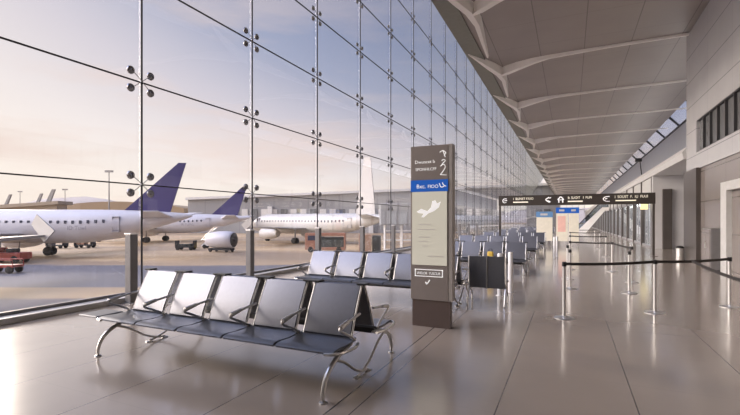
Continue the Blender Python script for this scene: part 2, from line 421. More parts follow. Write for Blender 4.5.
# recess between the near wall and the shop fronts
RY = 30.2
b = BM(); box(b, WX-.05, 7.9, RY, RY+.3, 0, 4.6)
struct('wall_recess', b, 'wall_plain', 'pale cross wall at the back of the recess beyond dark pier', 'wall')
b = BM(); box(b, WX+.41, WX+.86, RY-.3, RY, 0, 3.5)
o = struct('column_dark', b, 'dark_clad', 'dark pilaster on the pale cross wall in the recess', 'pilaster')
b = BM(); box(b, 7.5, 7.9, WE, YE, 0, 8.85)
struct('wall_upper_right', b, 'wall_skytint', 'plain upper wall with skylight blue in its colour, under the clerestory', 'wall')
# canopy roof over shops with a rounded nose
b = BM(); prism(b, [(7.5, 4.3), (7.5, 4.75), (5.0, 4.95), (4.55, 4.85), (4.35, 4.6), (4.4, 4.3)], 'Y', WE, YE)
struct('trim_21', b, 'wall_plain', 'pale rounded canopy above the shop fronts', 'canopy')
b = BM(); hexa(b, [(6.85, WE, CZ+.1), (7.5, WE, 8.9), (7.53, WE, 8.92), (6.88, WE, CZ+.12)], [(6.85, YE, CZ+.1), (7.5, YE, 8.9), (7.53, YE, 8.92), (6.88, YE, CZ+.12)])
b2 = BM(); box(b2, 7.44, 7.5, WE, YE, 8.72, 8.85); struct('trim_22', b2, 'rod', 'dark sill rail under the sloping clerestory', 'sill')
struct('window_400', b, 'glass', 'long sloping clerestory strip window under the ceiling edge', 'clerestory')
for i in range(14):
    b = BM(); hexa(b, *[[(6.85, y, CZ+.0), (7.48, y, 8.83), (7.56, y, 8.92), (6.93, y, CZ+.14)] for y in (WE+1.0+5.4*i, WE+1.12+5.4*i)])
    tag(obj('clerestory_mullion', b, 'rod'), 'dark mullion across the clerestory strip, %s from the near end' % ordinal(i), 'mullion', 'clerestory mullions', 'structure')
# shop fronts: one thing per bay
bay0 = None
for i in range(30):
    y = RY+.32+4.2*i
    lab = 'glazed shop front bay on the right side, %s from the near end' % ordinal(i)
    if bay0 is None:
        bay0 = thing('shop_front', lab, 'shop front', (WX, y, 0), 0, 'shop fronts on the right side')
        for j, (q, w) in enumerate(((0, .30), (1.05, .08), (2.1, .12), (3.15, .08))):
            b = BM(); box(b, -.06 if j == 0 else .03, .2 if j == 0 else .08, q, q+w, 0, 4.3 if j == 0 else 2.9); obj('mullion', b, 'dark_clad' if j == 0 else 'shop_frame', bay0)
        for q0, q1 in ((.34, 1.05), (1.15, 2.1), (2.26, 3.15), (3.25, 4.2)):
            b = BM(); box(b, .05, .07, q0, q1, .12, 2.9); obj('glass_panel', b, 'shop_glass', bay0)
        b = BM(); box(b, 0, .18, .34, 4.2, 2.9, 3.15); obj('transom', b, 'shop_frame', bay0)
        b = BM(); box(b, 0, .18, .34, 4.2, 3.15, 4.3); obj('fascia', b, 'olive', bay0)
        b = BM(); box(b, 0, .18, .34, 4.2, 0, .12); obj('sill', b, 'shop_frame', bay0)
        b = BM(); box(b, .7, 1.7, .8, 3.6, 3.02, 3.06); obj('light_panel', b, 'shop_light', bay0)
        b = BM(); box(b, 2.6, 2.75, .0, 4.2, 0, 4.3); obj('back_panel', b, 'wall_plain', bay0)
    else: dup(bay0, (WX, y, 0), 0, lab)
# far end wall with tall glazing
for i in range(7):
    x0 = GX+1.88*i
    b = BM(); box(b, x0+.04, x0+1.84, YE-.02, YE, .2, CZ); o = obj('window_%d' % (401+i), b, 'glass')
    tag(o, 'tall pane in the far end wall, %s from the glass wall' % ordinal(i), 'glass pane', 'panes of the far end wall', 'structure')
b = BM()
for i in range(8): box(b, GX+1.88*i-.06, GX+1.88*i+.06, YE-.15, YE+.05, 0, CZ)
for z in (0, 2.6, 5.2, CZ-.2): box(b, GX, 4.5, YE-.1, YE+.05, z, z+.2)
struct('wall_end', b, 'wall_plain', 'framed glazed wall closing the far end of the hall', 'wall')

# ------------------------------------------------------------------ benches
PITCH, NS = .70, 5
def seat_bench(name, ns, label, loc, both=True, table=False):
    t = thing(name, label, 'bench', loc, 0, 'back-to-back waiting benches')
    W = PITCH*ns
    sides = (1, -1) if both else (-1,)
    for s in sides:                     # s=1 faces -Y
        for i in range(ns):
            a = -W/2+PITCH*i
            b = BM(); strip(b, [(-.25, .458), (-.36, .436), (-.50, .432), (-.64, .442), (-.705, .438), (-.735, .422)], a+.015, a+PITCH-.015, .026, s)
            obj('seat', b, 'seat', t, True, angle=50)
            b = BM(); strip(b, [(-.275, .475), (-.245, .56), (-.182, .70), (-.110, .84), (-.036, .978)], a+.07, a+PITCH-.07, .028, s)
            bk = obj('backrest', b, 'back', t, True, angle=50)
            for q in (a+.055, a+PITCH-.055):
                b = BM(); tube(b, [(q, s*-.32, .425), (q, s*-.275, .475), (q, s*-.180, .70), (q, s*-.032, .985)], .0115, 8)
                obj('back_rail', b, 'chrome', t, True)
        b = BM(); box(b, -W/2+.08, W/2-.08, -s*.46-.035, -s*.46+.035, .335, .405, .008); obj('beam', b, 'black', t)
        for i in range(ns+1):
            q = -W/2+PITCH*i
            q += .0 if 0 < i < ns else (.012 if i == 0 else -.012)
            b = BM()
            tube(b, [(q, s*-.17, .70), (q, s*-.30, .685), (q, s*-.46, .665), (q, s*-.585, .645), (q, s*-.60, .615), (q, s*-.52, .575), (q, s*-.36, .50), (q, s*-.28, .445)], .0145, 8, True, 5)
            tube(b, [(q, s*-.43, .672), (q, s*-.60, .643)], lambda u: .022+.006*u, 8, False)
            obj('armrest', b, 'chrome', t, True)
        for q in (-W/2+.18, W/2-.06):
            b = BM()
            tube(b, [(q, s*-.845, .012), (q, s*-.845, .09), (q, s*-.80, .20), (q, s*-.71, .285), (q, s*-.57, .345), (q, s*-.42, .38), (q, s*-.26, .40)], lambda u: .015+.010*math.sin(PI*u), 10, True, 5)
            tube(b, [(q, s*-.62, .335), (q, s*-.42, .25), (q, s*-.18, .10), (q, s*.02, .030), (q, s*.13, .018)], lambda u: .017-.004*u, 10, True, 5)
            obj('leg', b, 'chrome', t, True)
            b = BM(); lathe(b, [(.038, 0), (.038, .012), (.02, .02)], (q, s*-.845, 0), 14); lathe(b, [(.045, 0), (.045, .010), (.02, .02)], (q, s*.13, 0), 14)
            obj('foot', b, 'chrome', t, True)
        # side loops at both ends that carry the end arms
        for q, e in ((-W/2, -1), (W/2, 1)):
            b = BM(); tube(b, [(q, s*-.24, .40), (q+e*.05, s*-.40, .41), (q+e*.06, s*-.60, .425), (q, s*-.735, .425), (q-e*.10, s*-.76, .42)], .016, 8, True, 5)
            obj('end_rail', b, 'chrome', t, True)
    if both:
        for i in range(ns+1):
            q = -W/2+PITCH*i
            b = BM(); box(b, max(q-.11, -W/2), min(q+.11, W/2), -.06, .06, .985, 1.005, .006); obj('top_connector', b, 'black', t)
    if table:
        b = BM(); box(b, -W/2-.40, -W/2-.03, -.735, -.36, .425, .452, .012); obj('side_table', b, 'seat', t)
        b = BM(); tube(b, [(-W/2+.18, -.46, .385), (-W/2-.22, -.50, .40), (-W/2-.30, -.54, .425)], .014, 8); obj('table_bracket', b, 'chrome', t, True)
    return t
B1 = seat_bench('waiting_bench', 5, 'nearest double waiting bench with slate backrests and aluminium arms', (-3.77, 4.28, 0), table=True)
bench_p = seat_bench('waiting_bench', 5, 'double waiting bench right behind the brown totem sign', (-3.72, 8.57, 0))
for i, (x, y, lab) in enumerate(((-2.95, 14.4, 'double waiting bench in the row behind the black-backed short bench'),
                            (-3.0, 20.2, 'double waiting bench just before the overhead sign gantry'),
                            (-3.0, 26.4, 'double waiting bench just beyond the overhead sign gantry'),
                            (-3.2, 33.5, 'double waiting bench beyond the blue-topped information boards'),
                            (-3.2, 41.0, 'double waiting bench second beyond the information boards'),
                            (-3.2, 49.0, 'double waiting bench furthest down the hall'))):
    dup(bench_p, (x, y, 0), 0, lab)
# short bench with closed dark back beyond the totem
t = thing('short_bench', 'short bench with tall black back panels before two white posts', 'bench', (-1.515, 8.85, 0))
for i in range(2):
    a = -.36+.36*i
    b = BM(); box(b, a+.008, a+.352, -.025, .012, .33, .97, .008); obj('back_panel', b, 'seat', t)
    b = BM(); strip(b, [(.06, .45), (.20, .43), (.38, .43), (.50, .44), (.55, .41)], a+.012, a+.348, .032); obj('seat', b, 'seat', t, True)
b = BM(); box(b, -.01, .01, -.04, .02, .30, .98); obj('divider_rail', b, 'chrome', t)
for q in (-.36, .36):
    b = BM(); tube(b, [(q, .30, .012), (q, .28, .2), (q, .02, .36), (q, -.01, .6), (q, -.01, .97)], .017, 8); obj('end_frame', b, 'chrome', t, True)
    b = BM(); tube(b, [(q, .02, .36), (q, -.1, .2), (q, -.2, .012)], .017, 8); obj('leg', b, 'chrome', t, True)
b = BM(); box(b, -.35, .35, .15, .21, .34, .40); obj('beam', b, 'black', t)
wp = None
for i, (x, y, lab) in enumerate(((-1.43, 10.0, 'white round post just past the end of short black bench, nearer one'), (-1.26, 10.5, 'white round post just past the end of short black bench, further one'),
                                 (-.62, 20.6, 'white round post at the end of the bench before the gantry, nearer one'), (-.55, 21.6, 'white round post at the end of the bench before the gantry, further one'))):
    if wp is None:
        wp = thing('white_post', lab, 'post', (x, y, 0), 0, 'white posts beside the benches')
        b = BM(); lathe(b, [(.055, .01), (.055, .93), (.045, .95)], n=20); obj('post_body', b, 'white', wp, True)
        b = BM(); lathe(b, [(.09, 0), (.09, .008), (.06, .012)], n=20); obj('base_plate', b, 'steel', wp, True)
    else: dup(wp, (x, y, 0), 0, lab)
# yellow bag sitting on a bench seat of the third row
t = thing('yellow_bag', 'small yellow bag standing on a seat in the third bench row', 'bag', (-2.28, 13.92, .447))
b = BM(); box(b, -.09, .09, -.06, .06, 0, .26, .035, seg=3); obj('bag_body', b, 'yellow', t, True, angle=80)
b = BM(); tube(b, [(-.05, 0, .25), (-.04, 0, .33), (.04, 0, .33), (.05, 0, .25)], .010, 6); obj('bag_handle', b, 'black', t, True)

# ------------------------------------------------------------------ totem sign
t = thing('totem_sign', 'tall brown-grey totem sign with blue strip and pale screen beside nearest bench', 'sign', (-1.99, 6.65, 0))
b = BM(); box(b, -.32, .30, -.06, .08, 0, .43); obj('plinth', b, 'totem_dark', t)
b = BM(); box(b, -.34, .275, -.08, .10, .43, 2.88, .004); obj('body', b, 'totem', t)
b = BM(); box(b, .275, .34, -.075, .10, .43, 2.885, .004); obj('edge_strip', b, 'totem_side', t)
b = BM(); box(b, -.338, .273, -.090, -.079, 2.15, 2.335); bs = obj('blue_strip', b, 'blue', t)
b = BM(); box(b, -.315, .255, -.088, -.079, .985, 2.148); sc = obj('screen', b, 'screen', t)
text('lettering', 'Dwuncet b', .074, (-.27, -.082, 2.60), 'letter', t)
text('lettering', 'SPONHI.CFF', .064, (-.26, -.082, 2.485), 'letter', t)
text('strip_lettering', 'Bxc.', .09, (-.24, -.091, 2.205), 'letter', bs)
text('strip_lettering', 'FIOO', .075, (-.055, -.091, 2.205), 'letter', bs)
def glyph(name, segs, loc, m, parent, r=.007):
    b = BM()
    for s in segs: tube(b, [(x, 0, z) for x, z in s], r, 6, len(s) > 2, 4, flat=.5)
    o = obj(name, b, m, parent); o.location = loc; return o
glyph('arrow_symbol', [[(-.05, .06), (0, .085), (.05, .05)], [(.05, .05), (.02, 0)], [(0, .085), (.04, -.02)]], (.19, -.083, 2.70), 'letter', t)
glyph('gate_symbol', [[(-.03, .03), (.0, .05), (.03, .03), (.0, .0), (-.03, -.03)]], (.20, -.083, 2.595), 'letter', t)
glyph('number_symbol', [[(-.05, .07), (.0, .10), (.03, .06), (.0, .0), (-.05, -.06)], [(-.05, -.06), (.05, -.07)]], (.20, -.083, 2.47), 'letter', t)
glyph('strip_symbol', [[(-.05, .03), (-.02, -.03), (.03, -.02)], [(.0, .04), (.02, .0), (.06, -.02)]], (.185, -.093, 2.245), 'letter', bs, .007)
# pale map blot and faint lines on the screen
b = BM(); prism(b, [(-.24, 1.83), (-.16, 1.88), (-.06, 1.84), (.0, 1.90), (.02, 2.0), (.07, 2.01), (.10, 1.96), (.16, 1.99), (.13, 1.90), (.05, 1.84), (-.05, 1.80), (-.12, 1.74), (-.16, 1.745), (-.12, 1.80), (-.20, 1.81)], 'Y', -.090, -.0882)
obj('screen_picture', b, 'letter', sc)
for k, (z, x0, x1) in enumerate(((1.62, -.20, .0), (1.54, -.22, .07), (1.42, -.20, -.02), (1.35, -.20, -.06), (1.28, -.14, -.05), (1.12, -.05, .20))):
    b = BM(); box(b, x0, x1, -.0892, -.0882, z, z+.014); obj('screen_line', b, 'letter_dim', sc)
b = BM()
box(b, -.27, .19, -.082, -.079, .905, .918); box(b, -.27, .19, -.082, -.079, .80, .812); box(b, -.27, -.255, -.082, -.079, .80, .918); box(b, .175, .19, -.082, -.079, .80, .918)
fr = obj('text_frame', b, 'letter', t)
text('lettering', 'WIELOR  YUSCIUR', .058, (-.235, -.082, .835), 'letter', t, xs=.80)
glyph('check_symbol', [[(-.03, .0), (-.01, -.035), (.04, .03)]], (-.06, -.083, .72), 'letter', t, .009)

# ------------------------------------------------------------------ stanchions and belts
st0 = None
posts = [(-.09, 8.18, 'chrome belt stanchion nearest the benches at the front of the queue lane'),
         (1.41, 9.32, 'chrome belt stanchion in the middle of the front belt'),
         (2.83, 10.58, 'chrome belt stanchion at the right end of front belt'),
         (1.25, 11.6, 'chrome belt stanchion behind the front belt, nearer of the close pair'),
         (1.52, 13.6, 'chrome belt stanchion behind the front belt, further of the close pair'),
         (.0, 11.7, 'chrome belt stanchion second along the bench side of queue lane'),
         (-.06, 13.6, 'chrome belt stanchion third along the bench side of queue lane'),
         (1.26, 16.2, 'chrome belt stanchion at the far right corner of second belt'),
         (.0, 16.4, 'chrome belt stanchion at the far left corner of second belt'),
         (.0, 22.5, 'chrome belt stanchion before the gantry on the bench side'),
         (1.5, 22.5, 'chrome belt stanchion before the gantry on the shop side'),
         (.0, 29.0, 'chrome belt stanchion beyond the gantry on the bench side'),
         (1.6, 29.0, 'chrome belt stanchion beyond the gantry on the shop side'),
         (.1, 37.0, 'small far chrome belt stanchion on the bench side'),
         (1.7, 37.0, 'small far chrome belt stanchion on the shop side'),
         (2.08, 5.6, 'chrome belt stanchion close to the camera at the near end of side belt')]
for x, y, lab in posts:
    if st0 is None:
        st0 = thing('stanchion', lab, 'stanchion', (x, y, 0), 0, 'belt stanchions of the queue lane')
        b = BM(); lathe(b, [(.17, 0), (.17, .008), (.16, .014), (.06, .028), (.033, .045)], n=28); obj('base', b, 'steel', st0, True)
        b = BM(); lathe(b, [(.033, .04), (.033, .90)], n=18); obj('pole', b, 'steel', st0, True)
        b = BM(); lathe(b, [(.035, .895), (.038, .90), (.038, .965), (.030, .975)], n=18); obj('belt_head', b, 'black', st0, True)
    else: dup(st0, (x, y, 0), 0, lab)
def belt(p, q, lab, sag=.02, z0=.94, z1=.94):
    p, q = Vector((*p, 0)), Vector((*q, 0)); d = (q-p).normalized(); p = p+d*.039; q = q-d*.039; s = Vector((-d.y, d.x, 0))*.004
    b = BM(); N = 12; rows = []
    for i in range(N+1):
        u = i/N; c = p.lerp(q, u); z = z0+(z1-z0)*u-sag*4*u*(1-u)
        rows.append([b.verts.new((c.x+s.x*e, c.y+s.y*e, z+h)) for e, h in ((-1, -.027), (1, -.027), (1, .022), (-1, .022))])
    for a, c in zip(rows, rows[1:]):
        for j in range(4): b.faces.new((a[j], a[(j+1) % 4], c[(j+1) % 4], c[j]))
    b.faces.new(rows[0][::-1]); b.faces.new(rows[-1])
    tag(obj('barrier_belt', b, 'belt'), lab, 'belt', 'barrier belts')
P = [q[:2] for q in posts]
belt(P[0], P[1], 'black belt from the bench-side front stanchion to the middle front stanchion')
belt(P[1], P[2], 'black belt from the middle front stanchion to the right-end stanchion')
belt(P[3], P[4], 'short black belt between the close pair of stanchions', .01)
belt(P[4], P[7], 'black belt running from close pair of stanchions to far right corner', .015)
belt(P[7], P[8], 'black belt across the far end of the second queue lane', .015)
belt(P[9], P[10], 'black belt across the lane just before the gantry', .02)
belt(P[11], P[12], 'black belt across the lane just beyond the gantry', .02)
belt(P[13], P[14], 'furthest black belt across the lane', .02)
belt(P[15], (2.06, 9.85), 'black belt slanting from beyond the picture edge to the front belt', .05)

# ------------------------------------------------------------------ overhead sign gantry, boards
GY = 24.0
t = thing('sign_gantry', 'long dark overhead wayfinding sign on two thin posts across the hall', 'sign', (0, GY, 0))
GL, GR = at(499, 200, GY/1.033).x, at(655, 200, GY/1.186).x
b = BM(); box(b, GL, GR, -.14, .14, 2.46, 2.99, .01); sb = obj('sign_box', b, 'sign', t)
for x in (GL+.06, GR-.06):
    b = BM(); box(b, x-.05, x+.05, -.05, .05, .02, 2.46); obj('post', b, 'dark_clad', t)
    b = BM(); box(b, x-.15, x+.15, -.15, .15, 0, .02); obj('base_plate', b, 'dark_clad', t)
W = GR-GL
def onsign(f): return GL+W*f
text('lettering', 'I  BUINET F.IUO', .17, (onsign(.105), -.142, 2.76), 'letter_warm', sb, xs=.85)
text('lettering', 'B. SUOIT   I  FUPI', .17, (onsign(.475), -.142, 2.76), 'letter_warm', sb, xs=.85)
text('lettering', 'I  SOUST  F.  IU  FUUI', .18, (onsign(.765), -.142, 2.76), 'letter_warm', sb, xs=.82)
for f0, f1 in ((.105, .21), (.475, .57), (.77, .89)):
    b = BM(); box(b, onsign(f0), onsign(f1), -.146, -.139, 2.61, 2.665); obj('underline_text_bar', b, 'letter_warm', sb)
def gl(name, segs, f, r=.028):
    return glyph(name, segs, (onsign(f), -.15, 2.72), 'letter', sb, r)
gl('arrow_symbol', [[(.10, .10), (-.04, .10), (-.10, .0), (-.04, -.10), (.08, -.08)], [(-.02, .0), (.12, .02)]], .045)
gl('arrow_symbol', [[(.06, .15), (-.10, .02), (.08, -.12)], [(.02, .12), (.10, .10), (.14, .14)], [(-.02, -.02), (.12, -.10)]], .345)
gl('house_symbol', [[(-.14, .0), (.0, .15), (.14, .0)], [(-.09, .04), (-.09, -.14)], [(.09, .04), (.09, -.14)], [(-.05, .0), (.05, .0)]], .43)
gl('arrow_symbol', [[(.14, .13), (-.05, .10), (-.13, .0), (-.02, -.10), (.15, -.11)], [(-.06, .0), (.04, .03)]], .715)
def board(label, x0, x1, y, ztop, strips, poster=None):
    t = thing('information_board', label, 'information board', ((x0+x1)/2, y, 0), 0, 'blue-topped information boards'); w = (x1-x0)/2
    b = BM(); box(b, -w, w, -.05, .05, .35, ztop-.42, .005); obj('panel', b, 'cream', t)
    b = BM(); box(b, -w-.02, w+.02, -.06, .06, ztop-.42, ztop-.06); hd = obj('header', b, strips, t)
    b = BM(); box(b, -w*.5, w*.4, -.068, -.058, ztop-.30, ztop-.18); obj('header_text_bar', b, 'letter_dim', hd)
    for s in (-1, 1):
        b = BM(); box(b, s*w*.9-.03, s*w*.9+.03, -.04, .04, 0, .36); obj('leg', b, 'steel', t)
    if poster:
        b = BM(); box(b, -w*.75, w*.6, -.058, -.048, .95, ztop-.6); obj('poster', b, poster, t)
    return t
board('information board with pale blue header left of the other two', -1.98, -1.02, 30.0, 2.30, 'blue_pale')
board('information board with dark blue header and pink poster, middle of three', -.80, -.12, 30.0, 2.55, 'blue', 'pink')
board('information board with dark blue header nearest the shop side', -.08, .50, 30.0, 2.55, 'blue')

# small wall things on the right
t = thing('security_camera', 'small dark camera hanging at the canopy edge over the shops', 'camera', (4.45, 35.3, 5.9))
b = BM(); box(b, -.30, .10, -.16, .16, -.12, .12, .03); obj('housing', b, 'black', t)
b = BM(); tube(b, [(0, 0, -.1), (.05, 0, -.6), (.1, 0, -1.03)], .03, 8, False); obj('bracket', b, 'rod', t)
t = thing('blade_sign', 'small lit yellow projecting sign on the first shop front', 'sign', (WX-.09, 31.3, 2.35))
b = BM(); box(b, -.45, -.05, -.04, .04, 0, .75, .01); obj('sign_face', b, 'ywsign', t)
b = BM(); box(b, -.05, .01, -.02, .02, .3, .4); obj('bracket', b, 'rod', t)
t = thing('waste_bin', 'small steel waste bin at the foot of the dark pier', 'bin', (WX-.27, 22.1, 0))
b = BM(); lathe(b, [(.13, 0), (.14, .02), (.14, .50)], n=20); obj('bin_body', b, 'steel', t, True)
b = BM(); lathe(b, [(.145, .50), (.145, .56), (.10, .60), (.05, .61)], n=20); obj('bin_lid', b, 'black', t, True)
# mezzanine stair rising far down the hall on the shop side
t = thing('escalator', 'pale escalator rising far down the hall', 'escalator', (.6, 62, 0))
b = BM(); prism(b, [(0, 0), (1.2, 0), (3.4, 2.9), (3.85, 2.9), (3.85, 3.3), (3.1, 3.3)], 'Y', -.6, .6); obj('truss', b, 'white', t)
for s in (-.62, .62):
    b = BM(); tube(b, [(-.2, s, .9), (.3, s, 1.0), (3.2, s, 4.2), (3.85, s, 4.25)], .05, 8, True); obj('handrail', b, 'black', t, True)
    b = BM(); prism(b, [(0, .05), (.2, .9), (3.2, 4.1), (3.8, 4.1), (3.8, 3.3), (3.1, 3.3)], 'Y', s-.02, s+.02); obj('balustrade', b, 'shop_glass', t)

# ------------------------------------------------------------------ aircraft
def aircraft(label, loc, rz, cabin='plane', fin=((28.9, 5.55), (36.0, 11.5), (36.9, 11.5), (34.7, 5.6)), fin_m='purple', tip=False, letters=None):
    t = thing('aircraft', label, 'aircraft', loc, rz, 'parked aircraft')
    st = [(0, .06, 3.30), (.35, .55, 3.35), (1.0, 1.0, 3.45), (2.0, 1.42, 3.58), (3.4, 1.78, 3.72), (5.2, 2.0, 3.82), (9, 2.03, 3.83), (15, 2.03, 3.83), (21, 2.03, 3.83), (25, 2.0, 3.86), (28, 1.78, 4.06), (31, 1.38, 4.38), (34, .88, 4.75), (36.5, .42, 5.02), (37.6, .14, 5.12)]
    b = BM(); N = 32; rings = []
    for x, r, z in st: rings.append([b.verts.new((x, r*math.cos(2*PI*j/N), z+r*math.sin(2*PI*j/N))) for j in range(N)])
    for p, q in zip(rings, rings[1:]):
        for j in range(N): b.faces.new((p[j], p[(j+1) % N], q[(j+1) % N], q[j]))
    b.faces.new(rings[0][::-1]); b.faces.new(rings[-1])
    fu = obj('fuselage', b, cabin, t, True, angle=60)
    b = BM(); (x0, z0), (x1, z1), (x2, z2), (x3, z3) = fin
    hexa(b, [(x0, -.22, z0-.35), (x0, .22, z0-.35), (x1, .09, z1), (x1, -.09, z1)], [(x3, -.12, z3-.9), (x3, .12, z3-.9), (x2, .05, z2), (x2, -.05, z2)])
    fo = obj('tail_fin', b, fin_m, t)
    if tip:
        b = BM(); hexa(b, [(x1-.9, -.10, z1-.75), (x1-.9, .10, z1-.75), (x1, .10, z1+.03), (x1, -.10, z1+.03)], [(x2-.15, -.07, z2-.75), (x2-.15, .07, z2-.75), (x2+.05, .07, z2+.03), (x2+.05, -.07, z2+.03)])
        obj('fin_tip', b, 'navy', fo)
    for s in (-1, 1):
        b = BM(); hexa(b, [(11.8, s*1.5, 2.55), (11.8, s*1.5, 3.15), (18.6, s*1.5, 3.0), (18.6, s*1.5, 2.75)], [(19.6, s*17, 3.35), (19.6, s*17, 3.47), (21.1, s*17, 3.44), (21.1, s*17, 3.38)])
        obj('wing', b, 'plane_grey', t)
        b = BM(); hexa(b, [(18.3, s*17-.05, 3.8), (18.3, s*17+.05, 3.8), (19.6, s*17+.05, 2.9), (19.6, s*17-.05, 2.9)], [(21.2, s*17.3-.03, 5.05), (21.2, s*17.3+.03, 5.05), (21.9, s*17.3+.03, 4.25), (21.9, s*17.3-.03, 4.25)])
        obj('winglet', b, 'plane_grey', t)
        b = BM(); hexa(b, [(31.6, s*.6, 4.75), (31.6, s*.6, 5.05), (35.4, s*.5, 5.05), (35.4, s*.5, 4.9)], [(34.9, s*6.2, 5.5), (34.9, s*6.2, 5.6), (36.5, s*6.2, 5.6), (36.5, s*6.2, 5.53)])
        obj('stabiliser', b, cabin, t)
        b = BM(); lathe(b, [(.78, 10.2), (1.0, 10.35), (1.12, 11.2), (1.1, 12.6), (.85, 14.2), (.62, 14.9)], (0, s*5.75, 1.95), 24, 'X'); e = obj('engine', b, cabin, t, True, angle=60)
        b = BM(); lathe(b, [(.80, 10.18), (.5, 10.16), (.1, 10.0)], (0, s*5.75, 1.95), 24, 'X'); obj('engine_intake', b, 'black', e)
        b = BM(); box(b, 11.5, 14.4, s*5.75-.12, s*5.75+.12, 2.7, 3.05); obj('pylon', b, cabin, e)
        b = BM(); tube(b, [(17.6, s*3.8, 2.8), (17.6, s*3.8, .58)], .14, 10, False); g = obj('main_gear', b, 'plane_grey', t, True)
        for q in (-.4, .4):
            b = BM(); lathe(b, [(.36, -.18), (.56, -.14), (.58, 0), (.56, .14), (.36, .18)], (17.6, s*3.8+q, .58), 20, 'Y'); obj('wheel', b, 'tyre', g, True)
    b = BM(); tube(b, [(5.1, 0, 1.9), (5.1, 0, .42)], .10, 10, False); g = obj('nose_gear', b, 'plane_grey', t, True)
    for q in (-.26, .26):
        b = BM(); lathe(b, [(.24, -.12), (.40, -.09), (.42, 0), (.40, .09), (.24, .12)], (5.1, q, .42), 18, 'Y'); obj('wheel', b, 'tyre', g, True)
    w0 = None                                # windows on the side turned to the hall
    for i in range(27):
        x = 5.6+.86*i
        if w0 is None:
            b = BM(); box(b, -.15, .15, -.02, .02, -.21, .21, .05); w0 = o = obj('cabin_window', b, 'win', t)
        else: o = w0.copy(); C.objects.link(o); o.parent = t
        rr = 2.03 if x < 25 else 2.03-(x-25)*.07
        o.location = (x, -math.sqrt(max(.1, rr**2-.5**2)), 4.33+(max(0, x-25)*.04)); 
    for x in (4.2, 29.3):
        r = 1.93 if x < 10 else 1.60
        b = BM()
        for q0, q1, z0, z1 in ((-.42, -.36, 3.2, 5.0), (.36, .42, 3.2, 5.0), (-.42, .42, 4.95, 5.0), (-.42, .42, 3.2, 3.25)):
            box(b, x+q0, x+q1, -r-.0, -r+.5, z0, z1)
        obj('door_outline', b, 'linegrey', t)
    b = BM(); box(b, 1.15, 2.2, -1.15, 1.15, 4.35, 4.72, .08); obj('cockpit_glass', b, 'win', t)
    if letters:
        text('lettering', letters, .68, (23.9, -2.04, 3.45), 'text_grey', t)
    return t
def plane_at(px_tail, t_tail, yaw):           # where the nose stands so that the tail cone ends at this spot
    p = at(px_tail, 220, t_tail); d = Vector((math.cos(yaw), math.sin(yaw), 0))
    q = p-d*37.6; return (q.x, q.y, APRON)
aircraft('white aircraft with large purple tail fin, nearest behind the first posts', plane_at(192, 52, TH), TH, letters='ID Tuwl')
aircraft('white aircraft with smaller purple dark-tipped fin parked behind the first', plane_at(250, 90, TH-.04), TH-.04, tip=True, letters='IR TUWL')
n3, t3 = at(258, 220, 96), at(392, 220, 75); y3 = math.atan2(t3.y-n3.y, t3.x-n3.x)
aircraft('all white aircraft with tall slim white fin in front of grey terminal', plane_at(392, 75, y3), y3, cabin='plane_warm', fin=((29.6, 5.3), (31.6, 16.0), (33.0, 16.0), (34.2, 5.2)), fin_m='plane_warm')
aircraft('white aircraft seen through the glass right of the totem sign', plane_at(535, 130, TH+.35), TH+.35, cabin='plane_warm', fin_m='plane_warm')

near_ = aircraft('aircraft parked nose-in, only its grey wing tip showing before the near fuselage', (-16.4, 2.1, APRON), PI)
# detached engine on a dolly, loaders and carts on the apron
q = at(222, 240, 62)
t = thing('engine_dolly', 'white jet engine with dark round intake resting on a dolly', 'jet engine', (q.x, q.y, APRON), TH-.25)
b = BM(); lathe(b, [(.75, -2.3), (1.0, -1.9), (1.22, -.6), (1.25, .8), (1.18, 1.75), (1.02, 1.95)], (0, 0, 1.75), 28, 'X'); e = obj('nacelle', b, 'plane', t, True, angle=60)
b = BM(); lathe(b, [(1.03, 1.951), (.98, 1.97), (.3, 1.99), (.05, 2.2)], (0, 0, 1.75), 28, 'X'); obj('intake_fan', b, 'black', t, True)
b = BM(); box(b, -1.8, 1.6, -.7, .7, .25, .55); obj('dolly_frame', b, 'rod', t)
for sx in (-1.4, 1.2):
    for sy in (-.75, .75):
        b = BM(); lathe(b, [(.15, -.08), (.25, -.06), (.25, .06), (.15, .08)], (sx, sy, .25), 14, 'Y'); obj('wheel', b, 'tyre', t, True)
def wheels(t, xs, hw, r):
    for sx in xs:
        for sy in (-hw, hw):
            b = BM(); lathe(b, [(r*.6, -.12), (r, -.09), (r, .09), (r*.6, .12)], (sx, sy, r), 16, 'Y'); obj('wheel', b, 'tyre', t, True)
q = at(322, 250, 62)
t = thing('cargo_loader', 'orange cargo loader with dark open bay under the white aircraft tail', 'cargo loader', (q.x, q.y, APRON), TH)
b = BM(); box(b, -2.3, 3.4, -1.1, 1.1, .35, .75, .04); obj('chassis', b, 'orange', t)
b = BM(); box(b, -2.3, -.2, -1.1, 1.1, .75, 2.75, .08); cb = obj('cab', b, 'orange', t)
b = BM(); box(b, -1.9, -.7, -1.13, -1.05, 1.7, 2.4, .03); obj('cab_window', b, 'win', cb)
b = BM(); box(b, -.2, 3.4, -1.1, 1.1, 2.35, 2.75, .04); obj('bay_roof', b, 'orange', t)
b = BM(); box(b, -.1, 3.2, -1.0, 1.0, .75, 2.1, .03); obj('bay_interior', b, 'darkbox', t)
b = BM(); box(b, 3.2, 3.4, -1.1, 1.1, .75, 2.35); obj('end_post', b, 'orange', t)
wheels(t, (-1.5, 2.5), 1.0, .42)
q = at(365, 250, 60)
t = thing('cargo_container', 'tan cargo container standing right of the orange loader', 'container', (q.x, q.y, APRON), TH)
b = BM(); box(b, -.85, .85, -.9, .9, .15, 2.6, .05); obj('shell', b, 'tan', t)
b = BM(); box(b, -.9, .9, -.95, .95, 0, .15); obj('pallet', b, 'rod', t)
q = at(376.5, 250, 61)
